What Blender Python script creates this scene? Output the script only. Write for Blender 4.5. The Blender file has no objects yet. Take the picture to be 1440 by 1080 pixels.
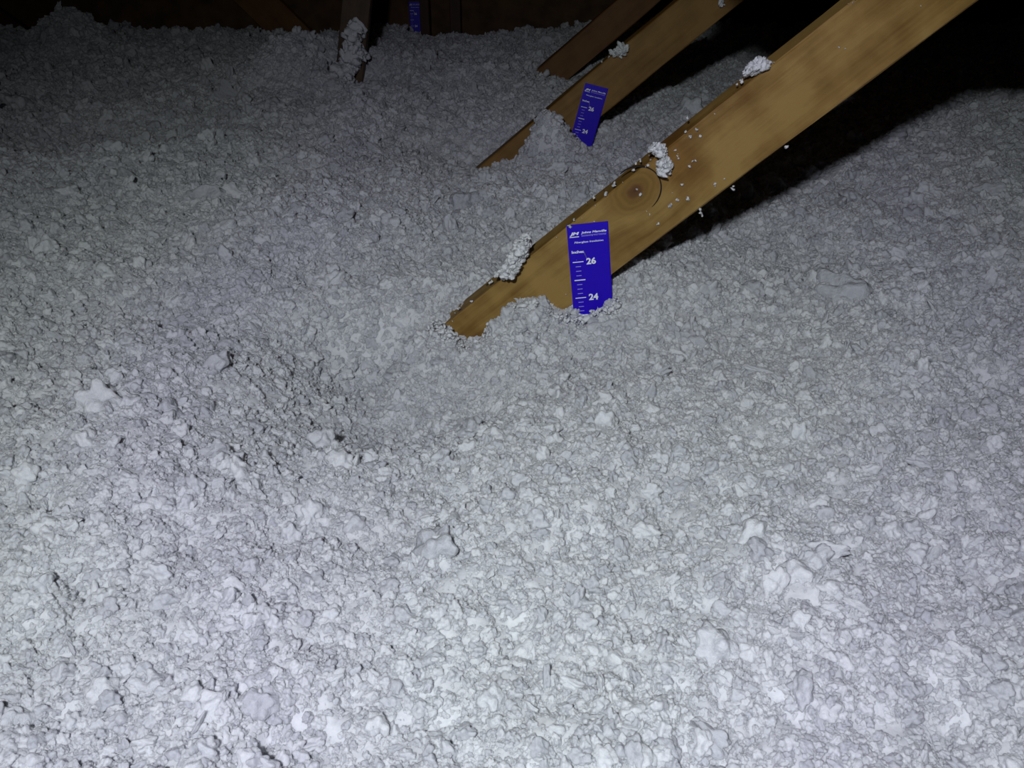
import bpy, bmesh, math, random
import numpy as np
from mathutils import Vector, Matrix

S = bpy.context.scene
COL = S.collection
rng = np.random.default_rng(7)
random.seed(7)
R = math.radians

# ------------------------------------------------------------------ camera
CZ = 1.05                       # camera height above the attic deck (the fluff is about 0.59 m deep)
F, PITCH = 1149.0, R(30)
cam_d = bpy.data.cameras.new('camera')
cam_d.sensor_width = 36.0
cam_d.lens = 36.0 * F / 1440.0
cam_d.clip_start = 0.02
cam = bpy.data.objects.new('camera', cam_d)
COL.objects.link(cam)
cam.location = (0, 0, CZ)
cam.rotation_euler = (R(90) - PITCH, 0, 0)
S.camera = cam

# ------------------------------------------------------------------ world, lamp, exposure
w = bpy.data.worlds.new('attic_dark')
w.use_nodes = True
w.node_tree.nodes['Background'].inputs[0].default_value = (0.6, 0.7, 1.0, 1)
w.node_tree.nodes['Background'].inputs[1].default_value = 0.0005
S.world = w
S.view_settings.view_transform = 'Standard'
S.view_settings.look = 'None'
S.view_settings.gamma = 1.0
S.view_settings.use_curve_mapping = False
S.view_settings.exposure = 0.0
S.cycles.max_bounces = 6
S.cycles.diffuse_bounces = 4

LAMP = Vector((-0.12, -0.2, CZ + 0.27))     # head lamp of whoever holds the camera
ld = bpy.data.lights.new('head_lamp', 'SPOT')
ld.energy = 46.5
ld.color = (0.905, 0.95, 1.0)
ld.spot_size = R(114)
ld.spot_blend = 1.0
ld.shadow_soft_size = 0.028
lo = bpy.data.objects.new('head_lamp', ld)
COL.objects.link(lo)
lo.location = LAMP
AIM = Vector((0.04, 0.72, 0.55))
lo.rotation_euler = (AIM - LAMP).to_track_quat('-Z', 'Y').to_euler()
# the LED lens throws faint violet and greenish patches
ld.use_nodes = True
nt = ld.node_tree
em = next(n for n in nt.nodes if n.type == 'EMISSION')
tc = nt.nodes.new('ShaderNodeTexCoord')
nz = nt.nodes.new('ShaderNodeTexNoise')
nz.inputs['Scale'].default_value = 3.2
nz.inputs['Detail'].default_value = 0.5
nt.links.new(tc.outputs['Normal'], nz.inputs['Vector'])
rp = nt.nodes.new('ShaderNodeValToRGB')
el = rp.color_ramp.elements       # beam colour by angle off its axis: cool, violet ring, greenish rim
el[0].position, el[0].color = 0.12, (0.965, 0.985, 0.995, 1)
el[1].position, el[1].color = 0.72, (0.955, 1.0, 0.955, 1)
m_ = el.new(0.36); m_.color = (0.968, 0.945, 1.045, 1)
m_ = el.new(0.55); m_.color = (0.965, 0.985, 0.99, 1)
m1 = nt.nodes.new('ShaderNodeVectorMath'); m1.operation = 'MULTIPLY'; m1.inputs[1].default_value = (1, 1, 0)
m2 = nt.nodes.new('ShaderNodeVectorMath'); m2.operation = 'LENGTH'
m3 = nt.nodes.new('ShaderNodeMath'); m3.operation = 'MULTIPLY_ADD'; m3.inputs[1].default_value = 0.7
m4 = nt.nodes.new('ShaderNodeMath'); m4.operation = 'SUBTRACT'; m4.inputs[1].default_value = 0.35
nt.links.new(tc.outputs['Normal'], m1.inputs[0]); nt.links.new(m1.outputs[0], m2.inputs[0])
nt.links.new(nz.outputs['Fac'], m3.inputs[0]); nt.links.new(m2.outputs['Value'], m3.inputs[2])
nt.links.new(m3.outputs[0], m4.inputs[0]); nt.links.new(m4.outputs[0], rp.inputs['Fac'])
nt.links.new(rp.outputs['Color'], em.inputs['Color'])

# ------------------------------------------------------------------ helpers
def ray(px, py):
    d2 = -(py - 540) / F
    return np.array([(px - 720) / F, math.cos(PITCH) + d2 * math.sin(PITCH), -math.sin(PITCH) + d2 * math.cos(PITCH)])
def at_y(px, py, y):
    """world point on the ray of a photo pixel at forward distance y (measuring only)"""
    d = ray(px, py)
    p = d * (y / d[1])
    return np.array([p[0], p[1], p[2] + CZ])
YAW = -0.018
NRM = np.array([-math.sin(YAW), math.cos(YAW), 0.0])
HOR = np.array([math.cos(YAW), math.sin(YAW), 0.0])
def at_plane(px, py, O, off=0.0):
    d = ray(px, py)
    o = np.array(O) - np.array([0, 0, CZ]) - NRM * off
    p = d * ((o @ NRM) / (d @ NRM))
    return np.array([p[0], p[1], p[2] + CZ])

def tag(o, label=None, cat=None, group=None, kind=None):
    if label: o['label'] = label
    if cat: o['category'] = cat
    if group: o['group'] = group
    if kind: o['kind'] = kind
    return o
def mesh_obj(name, verts, faces, mat, parent=None, smooth=False):
    me = bpy.data.meshes.new(name)
    me.from_pydata([tuple(v) for v in verts], [], faces)
    me.update()
    if smooth:
        me.polygons.foreach_set('use_smooth', [True] * len(me.polygons))
    o = bpy.data.objects.new(name, me)
    if mat: me.materials.append(mat)
    COL.objects.link(o)
    if parent: o.parent = parent
    return o
def grid_mesh(name, P, mat):
    """P: (n, m, 3) grid of points"""
    n, m = P.shape[:2]
    idx = np.arange(n * m).reshape(n, m)
    q = np.stack([idx[:-1, :-1], idx[:-1, 1:], idx[1:, 1:], idx[1:, :-1]], -1).reshape(-1, 4)
    me = bpy.data.meshes.new(name)
    me.vertices.add(n * m)
    me.vertices.foreach_set('co', P.reshape(-1).astype(np.float32))
    me.loops.add(q.size)
    me.loops.foreach_set('vertex_index', q.reshape(-1).astype(np.int32))
    me.polygons.add(len(q))
    me.polygons.foreach_set('loop_start', np.arange(0, q.size, 4, dtype=np.int32))
    me.polygons.foreach_set('use_smooth', np.ones(len(q), dtype=bool))
    me.update(calc_edges=True)
    me.materials.append(mat)
    o = bpy.data.objects.new(name, me)
    COL.objects.link(o)
    return o

# numpy noise
_perm = rng.permutation(4096)
_g = rng.uniform(0, 2 * np.pi, 4096)
def _h(ix, iy, s=0):
    return _perm[(_perm[(ix + s * 131) & 4095] + iy) & 4095]
def perlin(x, y, s=0):
    ix, iy = np.floor(x).astype(np.int64), np.floor(y).astype(np.int64)
    fx, fy = x - ix, y - iy
    u, v = fx**3 * (fx * (fx * 6 - 15) + 10), fy**3 * (fy * (fy * 6 - 15) + 10)
    def g(i, j):
        a = _g[_h(ix + i, iy + j, s)]
        return np.cos(a) * (fx - i) + np.sin(a) * (fy - j)
    return (g(0, 0) * (1 - u) + g(1, 0) * u) * (1 - v) + (g(0, 1) * (1 - u) + g(1, 1) * u) * v
_r1, _r2, _r3 = rng.random(4096), rng.random(4096), rng.random(4096)
def lumps(x, y, s=0):
    """rounded domes packed side by side, uneven in size: max over cells of a dome"""
    ix, iy = np.floor(x).astype(np.int64), np.floor(y).astype(np.int64)
    best = np.zeros_like(x)
    for i in (-1, 0, 1):
        for j in (-1, 0, 1):
            h = _h(ix + i, iy + j, s)
            dx, dy = ix + i + _r1[h] - x, iy + j + _r2[h] - y
            rr = 0.55 + 0.6 * _r3[h]
            d = np.clip(1 - (dx * dx + dy * dy) / (rr * rr), 0, None)
            best = np.maximum(best, np.sqrt(d) * rr)
    return best

# ------------------------------------------------------------------ materials
def new_mat(name):
    m = bpy.data.materials.new(name)
    m.use_nodes = True
    return m, m.node_tree, m.node_tree.nodes['Principled BSDF']
def N(nt, t, **kw):
    n = nt.nodes.new(t)
    for k, v in kw.items(): n.inputs[k].default_value = v
    return n
def mat_fluff(name, scale=260.0, inst=False, bump=0.35):
    m, nt, b = new_mat(name)
    out = nt.nodes['Material Output']
    tc = N(nt, 'ShaderNodeTexCoord')
    b.inputs['Roughness'].default_value = 0.75
    b.inputs['Specular IOR Level'].default_value = 0.25
    n1 = N(nt, 'ShaderNodeTexNoise', Scale=scale, Detail=4.0, Roughness=0.65)
    nt.links.new(tc.outputs['Object'], n1.inputs['Vector'])
    cr = N(nt, 'ShaderNodeValToRGB')
    cr.color_ramp.elements[0].position, cr.color_ramp.elements[0].color = 0.3, (0.80, 0.81, 0.83, 1)
    cr.color_ramp.elements[1].position, cr.color_ramp.elements[1].color = 0.62, (0.93, 0.94, 0.955, 1)
    nt.links.new(n1.outputs['Fac'], cr.inputs['Fac'])
    col = cr.outputs['Color']
    if inst:      # every flock a slightly different white
        at = N(nt, 'ShaderNodeAttribute'); at.attribute_type = 'INSTANCER'; at.attribute_name = 'tone'
        mx = N(nt, 'ShaderNodeMix'); mx.data_type = 'RGBA'; mx.blend_type = 'MULTIPLY'; mx.inputs[0].default_value = 1.0
        c2 = N(nt, 'ShaderNodeValToRGB')
        c2.color_ramp.elements[0].position, c2.color_ramp.elements[0].color = 0.0, (0.70, 0.70, 0.72, 1)
        c2.color_ramp.elements[1].position, c2.color_ramp.elements[1].color = 0.8, (1, 1, 1, 1)
        nt.links.new(at.outputs['Fac'], c2.inputs['Fac'])
        nt.links.new(col, mx.inputs[6]); nt.links.new(c2.outputs['Color'], mx.inputs[7])
        col = mx.outputs[2]
    nt.links.new(col, b.inputs['Base Color'])
    bp = N(nt, 'ShaderNodeBump', Strength=bump, Distance=0.001 if not inst else 0.25)
    nt.links.new(n1.outputs['Fac'], bp.inputs['Height'])
    nt.links.new(bp.outputs['Normal'], b.inputs['Normal'])
    b.inputs['Subsurface Weight'].default_value = 0.8
    b.inputs['Subsurface Radius'].default_value = (1, 1, 1.05)
    b.inputs['Subsurface Scale'].default_value = 0.004
    tr = N(nt, 'ShaderNodeBsdfTranslucent')
    nt.links.new(col, tr.inputs['Color'])
    ms = N(nt, 'ShaderNodeMixShader'); ms.inputs[0].default_value = 0.28
    nt.links.new(b.outputs[0], ms.inputs[1]); nt.links.new(tr.outputs[0], ms.inputs[2])
    nt.links.new(ms.outputs[0], out.inputs['Surface'])
    return m
M_BED = mat_fluff('glass_wool_bed', 260.0)
M_FLOCK = mat_fluff('glass_wool_flock', 3.0, inst=True)
M_TUFT = mat_fluff('glass_wool_tuft', 300.0)

def mat_wood(name, dark, light, knot=None, rough=0.6, spec=0.35, grain=1.0):
    m, nt, b = new_mat(name)
    L = nt.links
    tc = N(nt, 'ShaderNodeTexCoord')
    src = tc.outputs['Object']
    if knot is not None:          # grain lines flow round the knot
        sub = N(nt, 'ShaderNodeVectorMath'); sub.operation = 'SUBTRACT'
        L.new(src, sub.inputs[0]); sub.inputs[1].default_value = knot
        sc = N(nt, 'ShaderNodeVectorMath'); sc.operation = 'MULTIPLY'
        L.new(sub.outputs[0], sc.inputs[0]); sc.inputs[1].default_value = (0.8, 0.0, 1.0)
        ln = N(nt, 'ShaderNodeVectorMath'); ln.operation = 'LENGTH'
        L.new(sc.outputs[0], ln.inputs[0])
        # displacement of z lookup: z/(r^2+e)
        r2 = N(nt, 'ShaderNodeMath'); r2.operation = 'POWER'; L.new(ln.outputs['Value'], r2.inputs[0]); r2.inputs[1].default_value = 2
        ad = N(nt, 'ShaderNodeMath'); ad.operation = 'ADD'; L.new(r2.outputs[0], ad.inputs[0]); ad.inputs[1].default_value = 0.0006
        dv = N(nt, 'ShaderNodeMath'); dv.operation = 'DIVIDE'; dv.inputs[0].default_value = -0.0007; L.new(ad.outputs[0], dv.inputs[1])
        sp = N(nt, 'ShaderNodeSeparateXYZ'); L.new(sub.outputs[0], sp.inputs[0])
        mz = N(nt, 'ShaderNodeMath'); mz.operation = 'MULTIPLY'; L.new(sp.outputs['Z'], mz.inputs[0]); L.new(dv.outputs[0], mz.inputs[1])
        cb = N(nt, 'ShaderNodeCombineXYZ'); L.new(mz.outputs[0], cb.inputs['Z'])
        av = N(nt, 'ShaderNodeVectorMath'); av.operation = 'ADD'; L.new(src, av.inputs[0]); L.new(cb.outputs[0], av.inputs[1])
        src = av.outputs[0]
    mp = N(nt, 'ShaderNodeMapping'); mp.inputs['Scale'].default_value = (3.0, 60.0, 60.0)
    L.new(src, mp.inputs['Vector'])
    g1 = N(nt, 'ShaderNodeTexNoise', Scale=1.0, Detail=6.0, Roughness=0.6, Distortion=0.6)
    L.new(mp.outputs[0], g1.inputs['Vector'])
    mp2 = N(nt, 'ShaderNodeMapping'); mp2.inputs['Scale'].default_value = (14.0, 260.0, 260.0)
    L.new(src, mp2.inputs['Vector'])
    g2 = N(nt, 'ShaderNodeTexNoise', Scale=1.0, Detail=3.0, Roughness=0.7)
    L.new(mp2.outputs[0], g2.inputs['Vector'])
    g3 = N(nt, 'ShaderNodeTexNoise', Scale=16.0, Detail=3.0)      # soft blotches
    L.new(tc.outputs['Object'], g3.inputs['Vector'])
    def mix(a, ca, bb, cb_):
        x = N(nt, 'ShaderNodeMath'); x.operation = 'MULTIPLY_ADD'
        L.new(a, x.inputs[0]); x.inputs[1].default_value = ca
        y = N(nt, 'ShaderNodeMath'); y.operation = 'MULTIPLY'
        L.new(bb, y.inputs[0]); y.inputs[1].default_value = cb_
        L.new(y.outputs[0], x.inputs[2])
        return x.outputs[0]
    t = mix(g1.outputs['Fac'], 0.5 * grain, g2.outputs['Fac'], 0.2 * grain)
    t = mix(t, 1.0, g3.outputs['Fac'], 1.0 - 0.7 * grain + 0.15)
    cr = N(nt, 'ShaderNodeValToRGB')
    e = cr.color_ramp.elements
    e[0].position, e[0].color = 0.40, (*dark, 1)
    e[1].position, e[1].color = 0.64, (*light, 1)
    L.new(t, cr.inputs['Fac'])
    col = cr.outputs['Color']
    hgt = g2.outputs['Fac']
    if knot is not None:
        # annual rings of the knot, brown core, resin patch on its upper side
        ns = N(nt, 'ShaderNodeTexNoise', Scale=45.0, Detail=2.0); L.new(tc.outputs['Object'], ns.inputs['Vector'])
        dr = N(nt, 'ShaderNodeMath'); dr.operation = 'MULTIPLY_ADD'; L.new(ns.outputs['Fac'], dr.inputs[0]); dr.inputs[1].default_value = 0.012
        L.new(ln.outputs['Value'], dr.inputs[2])
        sn = N(nt, 'ShaderNodeMath'); sn.operation = 'MULTIPLY'; L.new(dr.outputs[0], sn.inputs[0]); sn.inputs[1].default_value = 900.0
        s2 = N(nt, 'ShaderNodeMath'); s2.operation = 'SINE'; L.new(sn.outputs[0], s2.inputs[0])
        fr = N(nt, 'ShaderNodeMapRange'); fr.inputs[1].default_value = 0.022; fr.inputs[2].default_value = 0.034; fr.inputs[3].default_value = 1; fr.inputs[4].default_value = 0
        L.new(ln.outputs['Value'], fr.inputs[0])
        kc = N(nt, 'ShaderNodeMapRange'); kc.inputs[1].default_value = -1; kc.inputs[2].default_value = 1; kc.inputs[3].default_value = 0.82; kc.inputs[4].default_value = 1.0
        L.new(s2.outputs[0], kc.inputs[0])
        kr = N(nt, 'ShaderNodeValToRGB')
        ke = kr.color_ramp.elements
        ke[0].position, ke[0].color = 0.0, (0.05, 0.018, 0.004, 1)
        ke[1].position, ke[1].color = 1.0, (0.23, 0.13, 0.03, 1)
        a1 = ke.new(0.14); a1.color = (0.12, 0.05, 0.01, 1)
        a2 = ke.new(0.35); a2.color = (0.20, 0.11, 0.02, 1)
        ds = N(nt, 'ShaderNodeMath'); ds.operation = 'MULTIPLY'; L.new(dr.outputs[0], ds.inputs[0]); ds.inputs[1].default_value = 25.0
        ds2 = N(nt, 'ShaderNodeMath'); ds2.operation = 'SUBTRACT'; L.new(ds.outputs[0], ds2.inputs[0]); ds2.inputs[1].default_value = 0.14
        L.new(ds2.outputs[0], kr.inputs['Fac'])
        km = N(nt, 'ShaderNodeMix'); km.data_type = 'RGBA'; km.blend_type = 'MULTIPLY'; km.inputs[0].default_value = 1
        L.new(kr.outputs['Color'], km.inputs[6]); L.new(kc.outputs[0], km.inputs[7])
        mk = N(nt, 'ShaderNodeMix'); mk.data_type = 'RGBA'
        L.new(fr.outputs[0], mk.inputs[0]); L.new(col, mk.inputs[6]); L.new(km.outputs[2], mk.inputs[7])
        col = mk.outputs[2]
        # resin stained patch
        s3 = N(nt, 'ShaderNodeVectorMath'); s3.operation = 'SUBTRACT'; L.new(tc.outputs['Object'], s3.inputs[0])
        s3.inputs[1].default_value = (knot[0] + 0.060, 0, knot[2] + 0.0)
        s4 = N(nt, 'ShaderNodeVectorMath'); s4.operation = 'MULTIPLY'; L.new(s3.outputs[0], s4.inputs[0]); s4.inputs[1].default_value = (1, 0, 0.55)
        l3 = N(nt, 'ShaderNodeVectorMath'); l3.operation = 'LENGTH'; L.new(s4.outputs[0], l3.inputs[0])
        d3 = N(nt, 'ShaderNodeMath'); d3.operation = 'MULTIPLY_ADD'; L.new(ns.outputs['Fac'], d3.inputs[0]); d3.inputs[1].default_value = -0.02; L.new(l3.outputs['Value'], d3.inputs[2])
        f3 = N(nt, 'ShaderNodeMapRange'); f3.inputs[1].default_value = 0.006; f3.inputs[2].default_value = 0.028; f3.inputs[3].default_value = 0.75; f3.inputs[4].default_value = 0
        L.new(d3.outputs[0], f3.inputs[0])
        m3 = N(nt, 'ShaderNodeMix'); m3.data_type = 'RGBA'; m3.blend_type = 'MULTIPLY'
        L.new(f3.outputs[0], m3.inputs[0]); L.new(col, m3.inputs[6]); m3.inputs[7].default_value = (0.60, 0.45, 0.20, 1)
        col = m3.outputs[2]
        # pale short scratches running down from the knot
    L.new(col, b.inputs['Base Color'])
    b.inputs['Roughness'].default_value = rough
    b.inputs['Specular IOR Level'].default_value = spec
    bp = N(nt, 'ShaderNodeBump', Strength=0.3, Distance=0.0008)
    L.new(hgt, bp.inputs['Height']); L.new(bp.outputs['Normal'], b.inputs['Normal'])
    return m
def mat_plain(name, col, rough=0.6, metal=0.0, spec=0.4, noise=0.0, nscale=40):
    m, nt, b = new_mat(name)
    b.inputs['Roughness'].default_value = rough
    b.inputs['Metallic'].default_value = metal
    b.inputs['Specular IOR Level'].default_value = spec
    tc = N(nt, 'ShaderNodeTexCoord')
    n = N(nt, 'ShaderNodeTexNoise', Scale=nscale, Detail=3.0)
    nt.links.new(tc.outputs['Object'], n.inputs['Vector'])
    cr = N(nt, 'ShaderNodeValToRGB')
    cr.color_ramp.elements[0].color = (*[c * (1 - noise) for c in col], 1)
    cr.color_ramp.elements[1].color = (*[min(1, c * (1 + noise)) for c in col], 1)
    cr.color_ramp.elements[0].position = 0.3; cr.color_ramp.elements[1].position = 0.7
    nt.links.new(n.outputs['Fac'], cr.inputs['Fac'])
    nt.links.new(cr.outputs['Color'], b.inputs['Base Color'])
    return m

WD, WL = (0.135, 0.062, 0.008), (0.30, 0.185, 0.050)
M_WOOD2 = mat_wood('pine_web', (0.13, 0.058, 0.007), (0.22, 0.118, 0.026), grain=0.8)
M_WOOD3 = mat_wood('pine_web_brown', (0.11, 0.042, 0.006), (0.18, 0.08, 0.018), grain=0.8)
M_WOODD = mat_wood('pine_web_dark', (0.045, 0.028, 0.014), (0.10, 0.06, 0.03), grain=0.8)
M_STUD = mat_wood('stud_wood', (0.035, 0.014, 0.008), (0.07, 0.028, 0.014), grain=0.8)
M_OSB = mat_plain('strand_board', (0.085, 0.045, 0.016), 0.8, noise=0.45, nscale=14)
M_ROOF = mat_plain('roof_board', (0.13, 0.075, 0.035), 0.8, noise=0.4, nscale=12)
M_DECK = mat_plain('gypsum_board', (0.55, 0.53, 0.5), 0.8, noise=0.05)
M_BLUE = mat_plain('blue_card', (0.018, 0.001, 0.50), 0.42, spec=0.35, noise=0.04)
M_PRINT = mat_plain('white_print', (0.88, 0.88, 0.95), 0.5)
M_PRINT2 = mat_plain('pale_print', (0.42, 0.36, 0.85), 0.5)
M_STEEL = mat_plain('staple_steel', (0.75, 0.75, 0.78), 0.25, metal=1.0)
M_CRACK = mat_plain('knot_crack', (0.012, 0.007, 0.003), 0.9)
M_PLATE = mat_plain('galvanised_plate', (0.6, 0.6, 0.6), 0.35, metal=1.0)

# ------------------------------------------------------------------ height of the insulation
CTRL = []   # (x, y, z, radius)
def ctl(px, py, y, rad):
    p = at_y(px, py, y); CTRL.append((p[0], p[1], p[2], rad))
BASE = 0.590
for a in [(532, 530, 1.0, .025), (560, 508, 1.0, .022), (590, 474, .99, .03), (490, 545, .98, .04), (612, 450, 1.02, .03),
          (660, 489, .992, .022), (640, 480, .99, .022), (700, 455, .99, .025), (660, 494, .955, .03), (700, 462, .955, .03), (745, 427, .985, .03), (790, 445, .985, .022), (820, 455, .985, .02), (770, 480, .93, .05),
          (855, 436, .99, .022), (900, 400, 1.02, .04), (945, 372, 1.09, .06), (560, 610, .86, .08), (820, 520, .88, .07), (1000, 480, .93, .1), (640, 520, .91, .05),
          (690, 236, 1.885, .06), (718, 228, 1.885, .04), (740, 220, 1.885, .03), (768, 156, 1.86, .04), (788, 190, 1.87, .03), (806, 194, 1.88, .03), (824, 224, 1.885, .03), (730, 250, 1.8, .05), (852, 206, 1.9, .07),
          (650, 240, 1.95, .1),
          (763, 108, 2.79, .12), (792, 120, 2.78, .08), (840, 108, 2.9, .1),
          (503, 150, 2.74, .09), (470, 105, 2.75, .12), (540, 120, 2.8, .1),
          (97, 12, 3.45, .13), (150, 46, 3.5, .13), (25, 64, 3.97, .12), (70, 70, 3.97, .1), (603, 62, 4.02, .06), (641, 68, 4.02, .07), (735, 63, 4.02, .07), (215, 58, 3.6, .15), (45, 74, 3.5, .16), (10, 55, 3.55, .15),
          (160, 100, 2.9, .25), (190, 172, 2.25, .14), (110, 215, 2.1, .14), (250, 200, 2.2, .14), (160, 150, 2.5, .13),
          (300, 48, 3.95, .15), (400, 50, 3.95, .15), (460, 56, 3.95, .1), (535, 42, 3.95, .1), (582, 52, 3.95, .07), (602, 61, 3.9, .06), (640, 66, 3.9, .07),
          (690, 52, 3.95, .1), (735, 62, 3.95, .1), (775, 50, 3.95, .1),
          (1060, 60, 3.6, .2), (1300, 170, 1.9, .3), (1440, 95, 2.6, .35)]:
    ctl(*a)
CT = np.array(CTRL)
_d2 = (CT[:, None, 0] - CT[None, :, 0])**2 + (CT[:, None, 1] - CT[None, :, 1])**2
_A = np.exp(-_d2 / (2 * (CT[None, :, 3] * 1.15)**2))
CW = np.linalg.solve(_A.T @ _A + 0.004 * np.eye(len(CT)), _A.T @ (CT[:, 2] - 0.006 - BASE))
def macro(x, y):
    num = np.zeros_like(x); den = np.zeros_like(x)
    for (cx, cy, cz, r), wt in zip(CT, CW):
        g = np.exp(-((x - cx)**2 + (y - cy)**2) / (2 * (r * 1.15)**2))
        num += wt * g; den = np.maximum(den, g)
    return BASE + num, den
def height(x, y, fine=True):
    wx = x + 0.02 * perlin(x * 9, y * 9, 11); wy = y + 0.02 * perlin(x * 9, y * 9, 12)
    z, held = macro(x, y)
    far = np.clip((y - 1.2) / 1.5, 0, 1)
    z = z + (1 - 0.85 * held) * ((0.030 + .02 * far) * perlin(x * 2.6, y * 2.6, 1) + (0.024 + .02 * far) * perlin(x * 6.5, y * 6.5, 2))
    z = z + (1 - 0.85 * held) * 0.021 * (lumps(wx * 15, wy * 15, 3) - 0.6) * (0.35 + 0.9 * np.clip(perlin(x * 5, y * 5, 9) + .4, 0, 1))
    z = z + (1 - 0.5 * held) * 0.0125 * (lumps(wx * 38 + 5, wy * 36, 4) - 0.6)
    if fine:
        z = z + 0.0045 * (lumps(wx * 95, wy * 85 + 3, 5) - 0.6)
        z = z + 0.0022 * (lumps(x * 210, y * 210, 7) - 0.6) + 0.0012 * perlin(x * 300, y * 300, 6)
    return z

# ------------------------------------------------------------------ structure
def box_verts(x0, x1, y0, y1, z0, z1):
    v = [(x, y, z) for x in (x0, x1) for y in (y0, y1) for z in (z0, z1)]
    f = [(0, 1, 3, 2), (4, 6, 7, 5), (0, 4, 5, 1), (2, 3, 7, 6), (0, 2, 6, 4), (1, 5, 7, 3)]
    return v, f
WALL_Y = 4.06
v, f = box_verts(-3.6, 5.2, -1.2, WALL_Y + .05, -0.0127, 0)
tag(mesh_obj('floor', v, f, M_DECK), kind='structure')
XE, SL = -3.4, 0.42      # eave and roof slope
RX = 3.4                 # ridge
def roof_z(x): return 0.62 + (x - XE) * SL if x < RX else 0.62 + (RX - XE) * SL - (x - RX) * SL
v = []
for y in (WALL_Y, WALL_Y + .012):
    v += [(XE, y, 0), (5.2, y, 0), (5.2, y, roof_z(5.2)), (RX, y, roof_z(RX)), (XE, y, roof_z(XE))]
f = [(0, 1, 2, 3, 4), (9, 8, 7, 6, 5)] + [(i, (i + 1) % 5 + 0, (i + 1) % 5 + 5, i + 5) for i in range(5)]
tag(mesh_obj('wall_back', v, f, M_OSB), kind='structure')
v = []
for dz in (0, .012):
    for y in (-1.2, WALL_Y + .012):
        v += [(XE - .1, y, roof_z(XE) - .1 * SL + dz), (RX, y, roof_z(RX) + dz), (5.2, y, roof_z(5.2) + dz)]
f = [(0, 1, 4, 3), (1, 2, 5, 4), (6, 9, 10, 7), (7, 10, 11, 8), (0, 3, 9, 6), (2, 8, 11, 5)]
tag(mesh_obj('ceiling', v, f, M_ROOF), kind='structure')
v, f = box_verts(XE - .05, XE, -1.2, WALL_Y, 0, 0.62)
tag(mesh_obj('wall_left', v, f, M_ROOF), kind='structure')

# ------------------------------------------------------------------ insulation bed (one piece of stuff) with its loose flocks
ny, nx = 720, 820
tv = np.linspace(0, 1, ny)
yv = -0.55 + (WALL_Y - .01 + .55) * (0.42 * tv + 0.58 * tv**2.2)
sx = np.linspace(-1, 1, nx)
half = np.minimum(1.25 + 0.55 * np.clip(yv, 0, None), -XE - .03)
X = sx[None, :] * half[:, None]
Y = np.repeat(yv[:, None], nx, 1)
Zh = height(X, Y)
bed = grid_mesh('loose_insulation', np.stack([X, Y, Zh], -1), M_BED)
tag(bed, 'white loose-fill fibreglass insulation blanketing the whole attic floor', 'insulation', kind='stuff')

# flocks: thousands of small crumpled nodules lying on the bed
def flock_points():
    pts = []
    B = 900000
    x = rng.uniform(-3.2, 3.2, B); y = rng.uniform(-0.4, WALL_Y - .02, B)
    # warp the sampling so that near ground gets more candidates
    y2 = rng.uniform(0.15, 1.7, B); x2 = rng.uniform(-1.2, 1.2, B)
    def keep(x, y, area, n):
        d = np.sqrt(x * x + y * y + 0.45**2)
        r = 0.0022 * np.maximum(1, d / 0.75)**0.66
        rho = 1.7 / (np.pi * r * r)
        Z = y * math.cos(PITCH) + 0.46 * math.sin(PITCH)
        u = np.abs(x) / np.maximum(Z, .05) * F
        inside = (u < 790) & (y > 0.20)
        rho = np.where(inside, rho, rho * 0.3)
        half = 1.2 + 0.55 * np.clip(y, 0, None)
        rho = np.where(np.abs(x) < half, rho, 0)
        return rho, r
    zone = lambda x, y: (np.abs(x) < 1.2) & (y > .15) & (y < 1.7)
    rho, r = keep(x, y, 0, 0)
    dens = B / (6.4 * (WALL_Y - .02 + .4))
    k = (~zone(x, y)) & (rng.random(B) < rho / dens)
    rho2, r2 = keep(x2, y2, 0, 0)
    dens2 = B / (2.4 * 1.55)
    k2 = rng.random(B) < rho2 / dens2
    return np.concatenate([x[k], x2[k2]]), np.concatenate([y[k], y2[k2]]), np.concatenate([r[k], r2[k2]])
fx, fy, fr_ = flock_points()
n = len(fx)
print('flocks', n)
# clustering: sizes vary patchily
size = fr_ * np.exp(rng.normal(0, 0.42, n)) * (0.95 + 0.5 * perlin(fx * 22, fy * 22, 21))
big = rng.random(n) < 0.03
size[big] *= 1.5
lump = (rng.random(n) < 0.006) & (fy < 2.2)
size[lump] *= rng.uniform(1.8, 3.2, lump.sum())
flat_ = np.where(lump, 0.62, 0)
fz = height(fx, fy, fine=False) - flat_ * size + size * rng.uniform(-0.35, 0.65, n)
stretch = np.exp(rng.normal(0, 0.2, (n, 3)))
flake = rng.random(n) < 0.12
stretch[flake] *= np.array([1.35, 0.85, 0.45])
scl = size[:, None] * stretch
rot = rng.uniform(0, 2 * np.pi, (n, 3))
P = np.stack([fx, fy, fz], -1)

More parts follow.
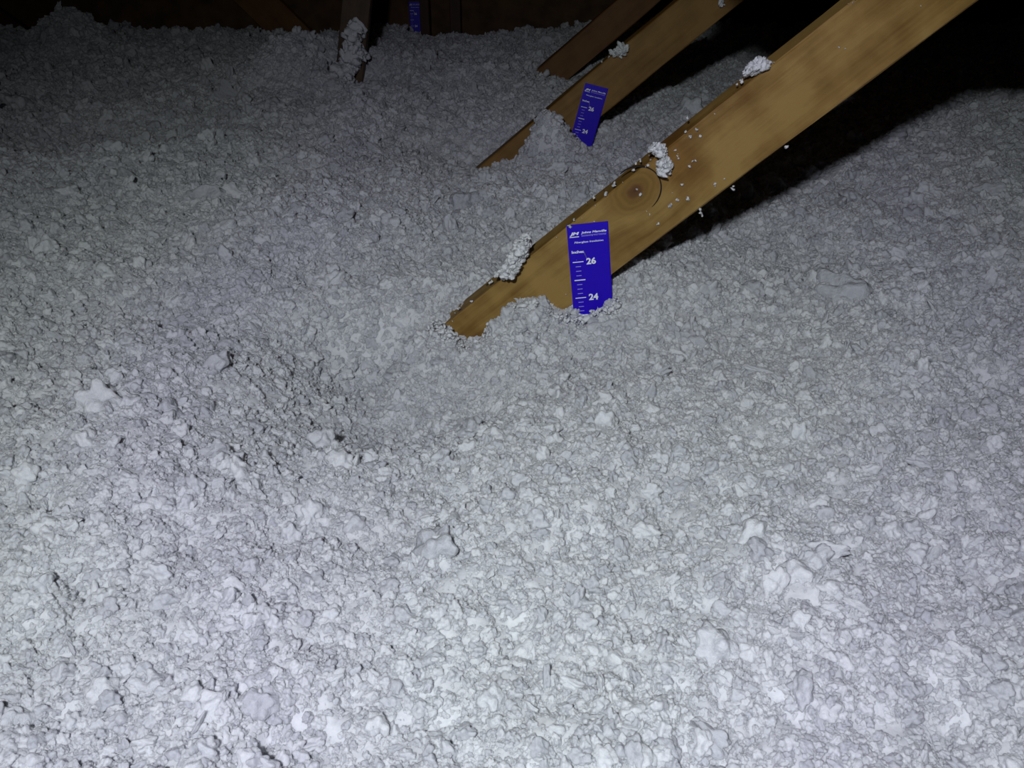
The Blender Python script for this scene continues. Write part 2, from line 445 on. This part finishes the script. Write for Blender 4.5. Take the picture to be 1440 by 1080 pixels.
def make_flocks(name, P, scl, rot, mat, seed=0):
    n = len(P)
    me = bpy.data.meshes.new(name)
    me.vertices.add(n)
    me.vertices.foreach_set('co', P.reshape(-1).astype(np.float32))
    for nm, typ, arr, key in (('scl', 'FLOAT_VECTOR', scl, 'vector'), ('rot', 'FLOAT_VECTOR', rot, 'vector'),
                              ('pick', 'INT', rng.integers(0, 10, n), 'value'), ('tone', 'FLOAT', rng.random(n), 'value')):
        a = me.attributes.new(nm, typ, 'POINT')
        a.data.foreach_set(key, np.asarray(arr).reshape(-1).astype(np.int32 if typ == 'INT' else np.float32))
    o = bpy.data.objects.new(name, me)
    COL.objects.link(o)
    ng = bpy.data.node_groups.new(name + '_nodes', 'GeometryNodeTree')
    ng.interface.new_socket('Geometry', in_out='INPUT', socket_type='NodeSocketGeometry')
    ng.interface.new_socket('Geometry', in_out='OUTPUT', socket_type='NodeSocketGeometry')
    A = ng.nodes.new; L = ng.links.new
    gi, go = A('NodeGroupInput'), A('NodeGroupOutput')
    m2i = A('GeometryNodeJoinGeometry')
    for k in range(10):
        ico = A('GeometryNodeMeshIcoSphere'); ico.inputs['Radius'].default_value = 1.0; ico.inputs['Subdivisions'].default_value = 4
        pos = A('GeometryNodeInputPosition')
        add = A('ShaderNodeVectorMath'); add.operation = 'ADD'; add.inputs[1].default_value = (k * 7.3 + seed, k * 3.1, 1.7 * k)
        L(pos.outputs[0], add.inputs[0])
        na = A('ShaderNodeTexNoise'); na.inputs['Scale'].default_value = 0.95; na.inputs['Detail'].default_value = 1.0
        nb = A('ShaderNodeTexVoronoi'); nb.feature = 'SMOOTH_F1'; nb.inputs['Scale'].default_value = 1.5; nb.inputs['Smoothness'].default_value = 0.25
        L(add.outputs[0], na.inputs['Vector']); L(add.outputs[0], nb.inputs['Vector'])
        nc = A('ShaderNodeTexNoise'); nc.inputs['Scale'].default_value = 4.0; nc.inputs['Detail'].default_value = 3.0
        L(add.outputs[0], nc.inputs['Vector'])
        # radius factor = 0.55 + 1.0*na - 0.75*voronoi + 0.35*nc
        a1 = A('ShaderNodeMath'); a1.operation = 'MULTIPLY_ADD'; L(na.outputs[0], a1.inputs[0]); a1.inputs[1].default_value = 1.5; a1.inputs[2].default_value = 0.42
        a2 = A('ShaderNodeMath'); a2.operation = 'MULTIPLY_ADD'; L(nb.outputs['Distance'], a2.inputs[0]); a2.inputs[1].default_value = -0.6; L(a1.outputs[0], a2.inputs[2])
        a3 = A('ShaderNodeMath'); a3.operation = 'MULTIPLY_ADD'; L(nc.outputs[0], a3.inputs[0]); a3.inputs[1].default_value = 0.26; L(a2.outputs[0], a3.inputs[2])
        sc = A('ShaderNodeVectorMath'); sc.operation = 'SCALE'; L(pos.outputs[0], sc.inputs[0]); L(a3.outputs[0], sc.inputs['Scale'])
        sp = A('GeometryNodeSetPosition'); L(ico.outputs['Mesh'], sp.inputs['Geometry']); L(sc.outputs[0], sp.inputs['Position'])
        sm = A('GeometryNodeSetShadeSmooth'); L(sp.outputs[0], sm.inputs[0])
        mt = A('GeometryNodeSetMaterial'); mt.inputs['Material'].default_value = mat; L(sm.outputs[0], mt.inputs[0])
        gt = A('GeometryNodeGeometryToInstance'); L(mt.outputs[0], gt.inputs[0])
        L(gt.outputs[0], m2i.inputs[0])
    iop = A('GeometryNodeInstanceOnPoints')
    L(gi.outputs[0], iop.inputs['Points']); L(m2i.outputs[0], iop.inputs['Instance'])
    iop.inputs['Pick Instance'].default_value = True
    def attr(nm, dt):
        x = A('GeometryNodeInputNamedAttribute'); x.data_type = dt; x.inputs['Name'].default_value = nm
        return next(s for s in x.outputs if s.enabled and s.name == 'Attribute')
    L(attr('pick', 'INT'), iop.inputs['Instance Index'])
    e2r = A('FunctionNodeEulerToRotation'); L(attr('rot', 'FLOAT_VECTOR'), e2r.inputs[0])
    L(e2r.outputs[0], iop.inputs['Rotation'])
    L(attr('scl', 'FLOAT_VECTOR'), iop.inputs['Scale'])
    L(iop.outputs[0], go.inputs[0])
    me.materials.append(mat)
    md = o.modifiers.new('flocks', 'NODES'); md.node_group = ng
    return o
fl = make_flocks('insulation_flocks', P, scl, rot, M_FLOCK)
tag(fl, kind='stuff'); fl.parent = bed

# ------------------------------------------------------------------ truss webs
def beam(name, O, tilt, s0, s1, mat, width=.089, th=.038, parent=None, seed=0, bend=0.0):
    """O: a point on the lower front edge line (world); local x runs up the web, local z across the face, y away from camera"""
    n = 60
    rs = np.random.default_rng(seed)
    prof = []
    c = 0.0025   # eased edges
    for (yy, zz) in ((c, 0), (th - c, 0), (th, c), (th, width - c), (th - c, width), (c, width), (0, width - c), (0, c)):
        prof.append((yy, zz))
    V, Fc = [], []
    for i in range(n + 1):
        s = s0 + (s1 - s0) * i / n
        wz = 0.0006 * math.sin(s * 9 + seed) + bend * math.sin(s * 2.2)
        for yy, zz in prof:
            V.append((s, yy + 0.0004 * math.sin(s * 17 + zz * 40), zz + wz + 0.0005 * rs.normal()))
    k = len(prof)
    for i in range(n):
        for j in range(k):
            a, b = i * k + j, i * k + (j + 1) % k
            Fc.append((a, b, b + k, a + k))
    Fc.append(tuple(range(k))[::-1]); Fc.append(tuple(n * k + j for j in range(k)))
    o = mesh_obj(name, V, Fc, mat, parent)
    ux = Vector(HOR * math.cos(tilt)) + Vector((0, 0, math.sin(tilt)))
    uz = Vector(-HOR * math.sin(tilt)) + Vector((0, 0, math.cos(tilt)))
    uy = Vector(NRM)
    o.matrix_world = Matrix(((ux.x, uy.x, uz.x, O[0]), (ux.y, uy.y, uz.y, O[1]), (ux.z, uy.z, uz.z, O[2]), (0, 0, 0, 1)))
    return o

O1 = (0.2, 0.998, CZ - .3537); T1 = .7072
O2 = (0.35, 1.898, CZ - .2765); T2 = .6939
def local_of(O, T, px, py):
    p = at_plane(px, py, O) - np.array(O)
    return float(p @ (HOR * math.cos(T) + np.array([0, 0, math.sin(T)]))), float(p @ (-HOR * math.sin(T) + np.array([0, 0, math.cos(T)])))
kx, kz = local_of(O1, T1, 893, 268)
M_WOOD1 = mat_wood('pine_web_knotted', WD, WL, knot=(kx, 0.0, kz), grain=0.75)
# nearest web: lower end buried
b1 = beam('roof_truss_web', O1, T1, -.62, 3.9, M_WOOD1, seed=1)
tag(b1, 'nearest diagonal golden pine board with a large knot, rising to the upper right', 'wooden beam', 'diagonal truss boards')
# the crack round the knot: an open split drawn as a thin sunken lip
def arc_strip(name, cx, cz, rx, rz, a0, a1, wmax, parent, mat, y=-0.0006, n=40):
    V, Fc = [], []
    for i in range(n + 1):
        t = i / n; a = a0 + (a1 - a0) * t
        wd = wmax * (math.sin(math.pi * t)**0.6) * (0.75 + 0.25 * math.sin(9 * t)) + 0.0001
        for rr in (-wd, wd):
            V.append((cx + (rx + rr) * math.cos(a), y, cz + (rz + rr) * math.sin(a)))
            V.append((cx + (rx + rr) * math.cos(a), 0.002, cz + (rz + rr) * math.sin(a)))
    for i in range(n):
        b = i * 4
        Fc += [(b, b + 4, b + 6, b + 2), (b, b + 1, b + 5, b + 4), (b + 2, b + 6, b + 7, b + 3)]
    return mesh_obj(name, V, Fc, mat, parent)
# arc in the beam's local frame: from top (844..) over the right side down
ck = arc_strip('knot_crack', kx + 0.001, kz - 0.001, 0.0315, 0.0295, math.radians(95), math.radians(-85), 0.0011, b1, M_CRACK)
tag(ck, 'dark curved split round the knot')

b2 = beam('roof_truss_web', O2, T2, -.75, 3.2, M_WOOD2, seed=2)
tag(b2, 'second diagonal pine board, behind the knotted one, with a tilted blue ruler on it', 'wooden beam', 'diagonal truss boards')
# third: plane y=2.81
p3 = at_y(790, 120, 2.81); p3b = at_y(930, 0, 2.81)
T3 = math.atan2(p3b[2] - p3[2], p3b[0] - p3[0])
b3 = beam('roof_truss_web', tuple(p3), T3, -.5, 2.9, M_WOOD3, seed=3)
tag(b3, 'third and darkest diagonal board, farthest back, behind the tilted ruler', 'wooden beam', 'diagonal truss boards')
# steep web of the same truss
q0 = at_y(506, 146, 2.80); q1 = at_y(522, 0, 2.80)
T4 = math.atan2(q1[2] - q0[2], q1[0] - q0[0])
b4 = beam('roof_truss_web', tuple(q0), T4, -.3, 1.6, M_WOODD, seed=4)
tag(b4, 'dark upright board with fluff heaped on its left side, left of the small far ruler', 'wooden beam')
# unseen board added just above the frame to shade the far right corner
v = [(x, y, z) for y in (.958, .996) for x, z in ((.365, .985), (1.9, 1.02), (1.9, 1.21), (.14, 1.21), (.17, 1.10))]
f = [(0, 1, 2, 3, 4), (9, 8, 7, 6, 5)] + [(i, i + 5, (i + 1) % 5 + 5, (i + 1) % 5) for i in range(5)]
tag(mesh_obj('shade_board', v, f, M_WOOD3), 'broad unseen board above the upper frame edge, added to shade the far right corner', 'wooden beam')
# gable end framing
def upright(px0, px1, pyb, y, mat, th, label, lean=0.0, deep=.038, name='gable_stud'):
    a = at_y(px0, pyb, y); b = at_y(px1, pyb, y)
    wd = b[0] - a[0]
    o = beam(name, (b[0], y, 0.25), math.pi / 2 + lean, 0, 2.0, mat, width=wd, th=deep, seed=int(px0))
    tag(o, label, 'wooden beam')
    return o
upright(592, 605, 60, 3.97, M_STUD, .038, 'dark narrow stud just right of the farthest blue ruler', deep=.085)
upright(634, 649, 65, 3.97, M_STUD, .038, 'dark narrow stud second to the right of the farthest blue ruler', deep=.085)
# brown diagonal board left of the upright
q0 = at_y(440, 52, 3.93); q1 = at_y(383, -4, 3.93)
T5 = math.atan2(q1[2] - q0[2], q1[0] - q0[0])
b5 = beam('gable_brace', tuple(q0), T5, -.4, .55, M_WOOD3, width=.15, seed=9)
b5.matrix_world = b5.matrix_world @ Matrix.Translation((0, 0.05, -0.0)) 
tag(b5, 'brown board leaning left on the back wall, left of the dark upright', 'wooden beam')
q0 = at_y(60, 58, 3.75); q1 = at_y(-30, -6, 3.75)
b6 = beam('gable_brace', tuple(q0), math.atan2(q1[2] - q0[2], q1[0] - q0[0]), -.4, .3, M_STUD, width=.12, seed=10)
tag(b6, 'dark board leaning left in the far upper left corner', 'wooden beam')

# ------------------------------------------------------------------ rulers
INCH = 0.0254
RW = 2.08 * INCH
def text_mesh(txt, size, x, z, extrude=0.0, stretch=1.0, bold=0.0, shear=0.0, align='LEFT'):
    cu = bpy.data.curves.new('t', 'FONT')
    cu.body = txt; cu.size = 1.0; cu.offset = bold; cu.shear = shear; cu.resolution_u = 3
    cu.align_x = align
    ob = bpy.data.objects.new('t', cu)
    COL.objects.link(ob)
    dg = bpy.context.evaluated_depsgraph_get()
    me = ob.evaluated_get(dg).to_mesh()
    V = [(v.co.x * size * stretch + x, -0.00035, v.co.y * size + z) for v in me.vertices]
    Fc = [tuple(p.vertices) for p in me.polygons]
    ob.evaluated_get(dg).to_mesh_clear()
    bpy.data.objects.remove(ob); bpy.data.curves.remove(cu)
    return V, Fc
def join(parts):
    V, Fc = [], []
    for v, f in parts:
        k = len(V); V += v; Fc += [tuple(i + k for i in p) for p in f]
    return V, Fc
def rect(x0, x1, z0, z1):
    y = -0.00035
    return [(x0, y, z0), (x1, y, z0), (x1, y, z1), (x0, y, z1)], [(0, 1, 2, 3)]
def fit_text(txt, x0, x1, zc, h, bold=0.0, shear=0.0):
    V, Fc = text_mesh(txt, 1.0, 0, 0, bold=bold, shear=shear)
    xs = [v[0] for v in V]; zs = [v[2] for v in V]
    a, b, c, d = min(xs), max(xs), min(zs), max(zs)
    V = [((v[0] - a) / (b - a) * (x1 - x0) + x0, v[1], (v[2] - c) / (d - c) * h + zc - h / 2) for v in V]
    return V, Fc
def print_parts():
    # local frame: x right, z up, origin at the top left corner; 28 in at the top
    W = RW
    out = [('emblem', join([fit_text('JM', .060 * W, .29 * W, -.50 * INCH, .20 * INCH, bold=.05, shear=.25), rect(.055 * W, .28 * W, -.67 * INCH, -.63 * INCH)]), 1),
           ('lettering', fit_text('Johns Manville', .335 * W, .945 * W, -.47 * INCH, .145 * INCH, bold=.028, shear=.2), 1),
           ('lettering', fit_text('Insulating the world', .345 * W, .93 * W, -.645 * INCH, .06 * INCH, bold=.01), 0),
           ('lettering', fit_text('Fiberglass Insulation', .16 * W, .86 * W, -.96 * INCH, .125 * INCH, bold=.012, shear=.15), 1),
           ('lettering', fit_text('Inches', .075 * W, .375 * W, -1.45 * INCH, .15 * INCH, bold=.03), 1),
           ('printed_line', rect(.335 * W, .94 * W, -.605 * INCH, -.59 * INCH), 0)]
    for num in range(26, 19, -2):
        out.append(('numeral', fit_text(str(num), .415 * W, .65 * W, -(28 - num) * INCH, .36 * INCH, bold=.035), 1))
    small = []
    for q in range(8, 34):
        z = -q * INCH / 4
        if q % 8 == 0: out.append(('inch_tick', rect(.08 * W, .345 * W, z - .00055, z + .00055), 1))
        elif q % 4 == 0: out.append(('inch_tick', rect(.09 * W, .36 * W, z - .0007, z + .0007), 1))
        else: small.append(rect(.145 * W, .275 * W, z - .0004, z + .0004))
    out.append(('quarter_ticks', join(small), 0))
    return out
PRINT = print_parts()
_proto = {}
def ruler(px, py, O, r, label, length=27.5, off=0.0015, plane=None, tilt_label=None, staple_z=(-1.62,)):
    tl = at_plane(px, py, O, off)
    root = bpy.data.objects.new('depth_ruler', None)
    COL.objects.link(root)
    tag(root, label, 'ruler', 'blue insulation depth rulers')
    L_ = length * INCH
    hx, hz, c = RW, L_, .0012
    nseg = 24
    V, Fc = [], []
    for i in range(nseg + 1):
        z = -hz * i / nseg
        for (x, y) in ((c, 0), (hx - c, 0), (hx, .0003), (hx - c, .0008), (c, .0008), (0, .0003)):
            V.append((x, y, z))
    k = 6
    for i in range(nseg):
        for j in range(k):
            a, b = i * k + j, i * k + (j + 1) % k
            Fc.append((a, a + k, b + k, b))
    Fc.append(tuple(range(k))); Fc.append(tuple(nseg * k + j for j in range(k))[::-1])
    mesh_obj('card', V, Fc, M_BLUE, root)
    for i, (nm, (pv, pf), white) in enumerate(PRINT):
        if i not in _proto:
            o = mesh_obj(nm, pv, pf, M_PRINT if white else M_PRINT2, root); _proto[i] = o.data
        else:
            o = bpy.data.objects.new(nm, _proto[i]); COL.objects.link(o); o.parent = root
        if nm in ('quarter_ticks', 'lettering'): o['kind'] = 'stuff'
    # staple
    for sz in staple_z:
        bm = bmesh.new()
        for (x0, x1, y0, y1, z0, z1) in ((-.0055, .0055, -.0011, -.0005, -.0004, .0004), (-.0057, -.005, -.0011, .004, -.0004, .0004), (.005, .0057, -.0011, .004, -.0004, .0004)):
            v, f = box_verts(x0, x1, y0, y1, z0, z1)
            vs = [bm.verts.new(q) for q in v]
            for q in f: bm.faces.new([vs[i] for i in q])
        me = bpy.data.meshes.new('staple'); bm.to_mesh(me); bm.free(); me.materials.append(M_STEEL)
        o = bpy.data.objects.new('staple', me); COL.objects.link(o); o.parent = root
        o.location = (.395 * RW, 0, sz * INCH); o.rotation_euler = (0, math.radians(72), 0)
    ux = Vector(HOR * math.cos(r)) + Vector((0, 0, math.sin(r)))
    uz = Vector(-HOR * math.sin(r)) + Vector((0, 0, math.cos(r)))
    uy = Vector(NRM)
    root.matrix_world = Matrix(((ux.x, uy.x, uz.x, tl[0]), (ux.y, uy.y, uz.y, tl[1]), (ux.z, uy.z, uz.z, tl[2]), (0, 0, 0, 1)))
    return root
ruler(796.5, 317, O1, .1116, 'largest blue ruler showing 26 and 24, stapled to the knotted board', length=27.2)
ruler(823.3, 116.5, O2, -.235, 'middle blue ruler, tilted, on the second diagonal board', length=27.0)
ruler(574.6, 2, (0, 4.03, CZ), .0, 'smallest blue ruler, far back in the dark beside the narrow studs', length=27.2)

# ------------------------------------------------------------------ tufts that hang on the boards
def ico(sub=3):
    bm = bmesh.new(); bmesh.ops.create_icosphere(bm, subdivisions=sub, radius=1)
    V = np.array([v.co[:] for v in bm.verts]); Fc = np.array([[v.index for v in f.verts] for f in bm.faces]); bm.free()
    return V, Fc
IV, IF = ico(3)
JV, JF = ico(2)
def crumple(V, rs):
    out = np.ones(len(V))
    for k in range(7):
        d = rs.normal(size=3); d /= np.linalg.norm(d)
        out += 0.16 * np.sin(V @ d * rs.uniform(2, 7) + rs.uniform(0, 6.3))
    for k in range(5):
        d = rs.normal(size=3); d /= np.linalg.norm(d)
        out += 0.07 * np.sin(V @ d * rs.uniform(8, 14) + rs.uniform(0, 6.3))
    return V * np.clip(out, .45, 1.7)[:, None]
def rot_m(rs):
    a = rs.normal(size=4); a /= np.linalg.norm(a); q = a
    w_, x, y, z = q
    return np.array([[1 - 2 * (y * y + z * z), 2 * (x * y - z * w_), 2 * (x * z + y * w_)], [2 * (x * y + z * w_), 1 - 2 * (x * x + z * z), 2 * (y * z - x * w_)], [2 * (x * z - y * w_), 2 * (y * z + x * w_), 1 - 2 * (x * x + y * y)]])
def clump_mesh(name, pts, rad, rs, mat=M_TUFT, lo=False, flat=1.0):
    VV, FF, k = [], [], 0
    bV, bF = (JV, JF) if lo else (IV, IF)
    for p, r in zip(pts, rad):
        v = crumple(bV, rs) * np.exp(rs.normal(0, .3, 3)) @ rot_m(rs).T
        v = v * r
        VV.append(v + p); FF.append(bF + k); k += len(bV)
    V = np.concatenate(VV); Fc = np.concatenate(FF)
    me = bpy.data.meshes.new(name)
    me.vertices.add(len(V)); me.vertices.foreach_set('co', V.reshape(-1).astype(np.float32))
    me.loops.add(Fc.size); me.loops.foreach_set('vertex_index', Fc.reshape(-1).astype(np.int32))
    me.polygons.add(len(Fc)); me.polygons.foreach_set('loop_start', np.arange(0, Fc.size, 3, dtype=np.int32))
    me.polygons.foreach_set('use_smooth', np.ones(len(Fc), dtype=bool))
    me.update(calc_edges=True); me.materials.append(mat)
    o = bpy.data.objects.new(name, me); COL.objects.link(o)
    return o
def poly_points(poly, n, rs):
    poly = np.array(poly, float)
    lo_, hi = poly.min(0), poly.max(0)
    out = []
    while len(out) < n:
        p = rs.uniform(lo_, hi)
        c = False; j = len(poly) - 1
        for i in range(len(poly)):
            if (poly[i, 1] > p[1]) != (poly[j, 1] > p[1]) and p[0] < (poly[j, 0] - poly[i, 0]) * (p[1] - poly[i, 1]) / (poly[j, 1] - poly[i, 1]) + poly[i, 0]:
                c = not c
            j = i
        if c: out.append(p)
    return out
def tuft(poly, y0, depth, n, rmm, label, seed, name='insulation_tuft', group='fluff tufts caught on the boards'):
    """a heap of flocks filling a shape that stands at forward distance y0 and is `depth` thick"""
    rs = np.random.default_rng(seed)
    pts = []
    for p in poly_points(poly, n, rs):
        pts.append(at_y(p[0], p[1], y0 + rs.uniform(-depth, depth * .3)))
    rad = rmm * .001 * np.exp(rs.normal(0, .5, n))
    rad[:n // 10] *= 1.45
    rad = np.minimum(rad, rmm * .0021)
    rad[:n] *= 0.92
    o = clump_mesh(name, pts, rad, rs)
    tag(o, label, 'insulation tuft', group)
    return o
# big tuft over the near web's top edge
tuft([(698, 386), (712, 372), (722, 350), (735, 330), (746, 332), (742, 356), (732, 372), (724, 388), (712, 392)], .995, .022, 420, 2.0,
     'large white tuft slumped over the lower top edge of the knotted board', 1)
tuft([(918, 203), (932, 200), (936, 216), (943, 228), (940, 242), (930, 246), (922, 234), (928, 222), (914, 212)], .994, .016, 170, 1.8,
     'white tuft on the knotted board just above the knot', 2)
tuft([(1049, 98), (1058, 88), (1070, 86), (1083, 90), (1078, 98), (1062, 103), (1052, 105)], 1.005, .016, 150, 1.9,
     'white tuft on the top edge of the knotted board, highest up', 3)
tuft([(857, 74), (872, 66), (878, 64), (879, 74), (872, 80), (862, 78)], 1.895, .015, 30, 3.4,
     'small tuft on the top edge of the second diagonal board', 4)
tuft([(1012, 0), (1019, 0), (1018, 8), (1014, 8)], 1.885, .006, 5, 4,
     'tiny tuft at the upper frame edge on the second diagonal board', 5)
# heap against the upright web
tuft([(487, 44), (497, 32), (505, 42), (503, 60), (509, 74), (502, 96), (498, 112), (503, 140), (480, 150), (470, 130), (482, 80), (492, 60)], 2.78, .05, 260, 7.5,
     'heap of fluff climbing the left side of the dark upright board', 6, name='insulation_heap')
# ragged rims of the bed where it leans on boards and rulers
def rim(path, y0, n, rmm, seed, spread=(5, 4), depth=.02):
    rs = np.random.default_rng(seed)
    path = np.array(path, float)
    seg = np.linalg.norm(np.diff(path, axis=0), axis=1); cum = np.concatenate([[0], np.cumsum(seg)])
    pts = []
    for t in rs.uniform(0, cum[-1], n):
        i = min(np.searchsorted(cum, t, side='right') - 1, len(seg) - 1)
        p = path[i] + (path[i + 1] - path[i]) * (t - cum[i]) / seg[i]
        p = p + np.array([rs.normal(0, spread[0]), abs(rs.normal(0, spread[1]))])
        pts.append(at_y(p[0], p[1], y0 + rs.uniform(-depth, 0)))
    return pts, rmm * .001 * np.exp(rs.normal(0, .42, n))
pts, rad = [], []
for a in [([(630, 458), (642, 476), (656, 487), (670, 480), (682, 466), (690, 454), (700, 446), (712, 442), (716, 430), (728, 428), (738, 430), (750, 420), (762, 430), (770, 440), (790, 440), (812, 450), (822, 446), (838, 436), (856, 430), (870, 415)], .988, 620, 1.7, 31, (3, 14), .02),
          ([(744, 206), (748, 190), (756, 170), (768, 152), (780, 160), (790, 192), (804, 186), (812, 196), (820, 214)], 1.88, 480, 2.7, 32, (2.5, 12), .04),
          ([(606, 448), (618, 452), (626, 462), (632, 474), (645, 484), (655, 488)], .99, 240, 1.7, 35, (4, 14), .012),
          ([(760, 102), (764, 114), (778, 118), (792, 120), (806, 112)], 2.79, 90, 5.0, 33, (2, 3), .04)]:
    p, r = rim(*a); pts += p; rad += list(r)
o = clump_mesh('insulation_rim', pts, rad, np.random.default_rng(41), mat=M_TUFT, lo=True)
tag(o, kind='stuff'); o.parent = bed

# flecks of glass wool stuck to the face of the near web
rs = np.random.default_rng(77)
fp, frd = [], []
FLECK = [(951, 209), (953, 221), (978, 223), (974, 226), (970, 235), (959, 260), (953, 281), (941, 290), (943, 289), (985, 296), (967, 281), (1007, 258), (1006, 262), (1016, 250), (924, 313), (895, 266), (902, 273), (852, 272), (864, 257), (863, 260), (889, 237), (896, 230),
         (987, 190), (970, 192), (965, 186), (979, 182), (1032, 262), (1033, 268), (1104, 205), (986, 301), (986, 297), (899, 226), (910, 218), (915, 226), (636, 452), (640, 440), (647, 434), (632, 460), (683, 398), (690, 396), (663, 423), (794, 414), (802, 318), (808, 308), (823, 286), (835, 278), (850, 262), (1038, 118), (1043, 112), (1047, 109), (968, 165), (846, 86), (856, 80)]
for (x, y) in FLECK:
    yy = 1.886 if y < 100 and x < 880 else .996
    p = at_plane(x, y, O2 if yy > 1.5 else O1, .002)
    for q in range(rs.integers(1, 4)):
        fp.append(p + rs.normal(0, .0011, 3) * np.array([1, .2, 1])); frd.append(rs.uniform(.0007, .0017))
for q in range(38):
    s, t = rs.uniform(-.25, .75), rs.uniform(0, .089)
    if rs.random() < .5: t = .089 + rs.uniform(-.003, .002)
    p = np.array(O1) + s * (HOR * math.cos(T1) + np.array([0, 0, math.sin(T1)])) + t * (-HOR * math.sin(T1) + np.array([0, 0, math.cos(T1)])) - NRM * .001
    fp.append(p); frd.append(rs.uniform(.0004, .0010))
o = clump_mesh('wool_flecks', fp, frd, rs, lo=True)
tag(o, 'tiny white fibre flecks sprinkled on the face of the knotted board', 'insulation flecks', kind='stuff')
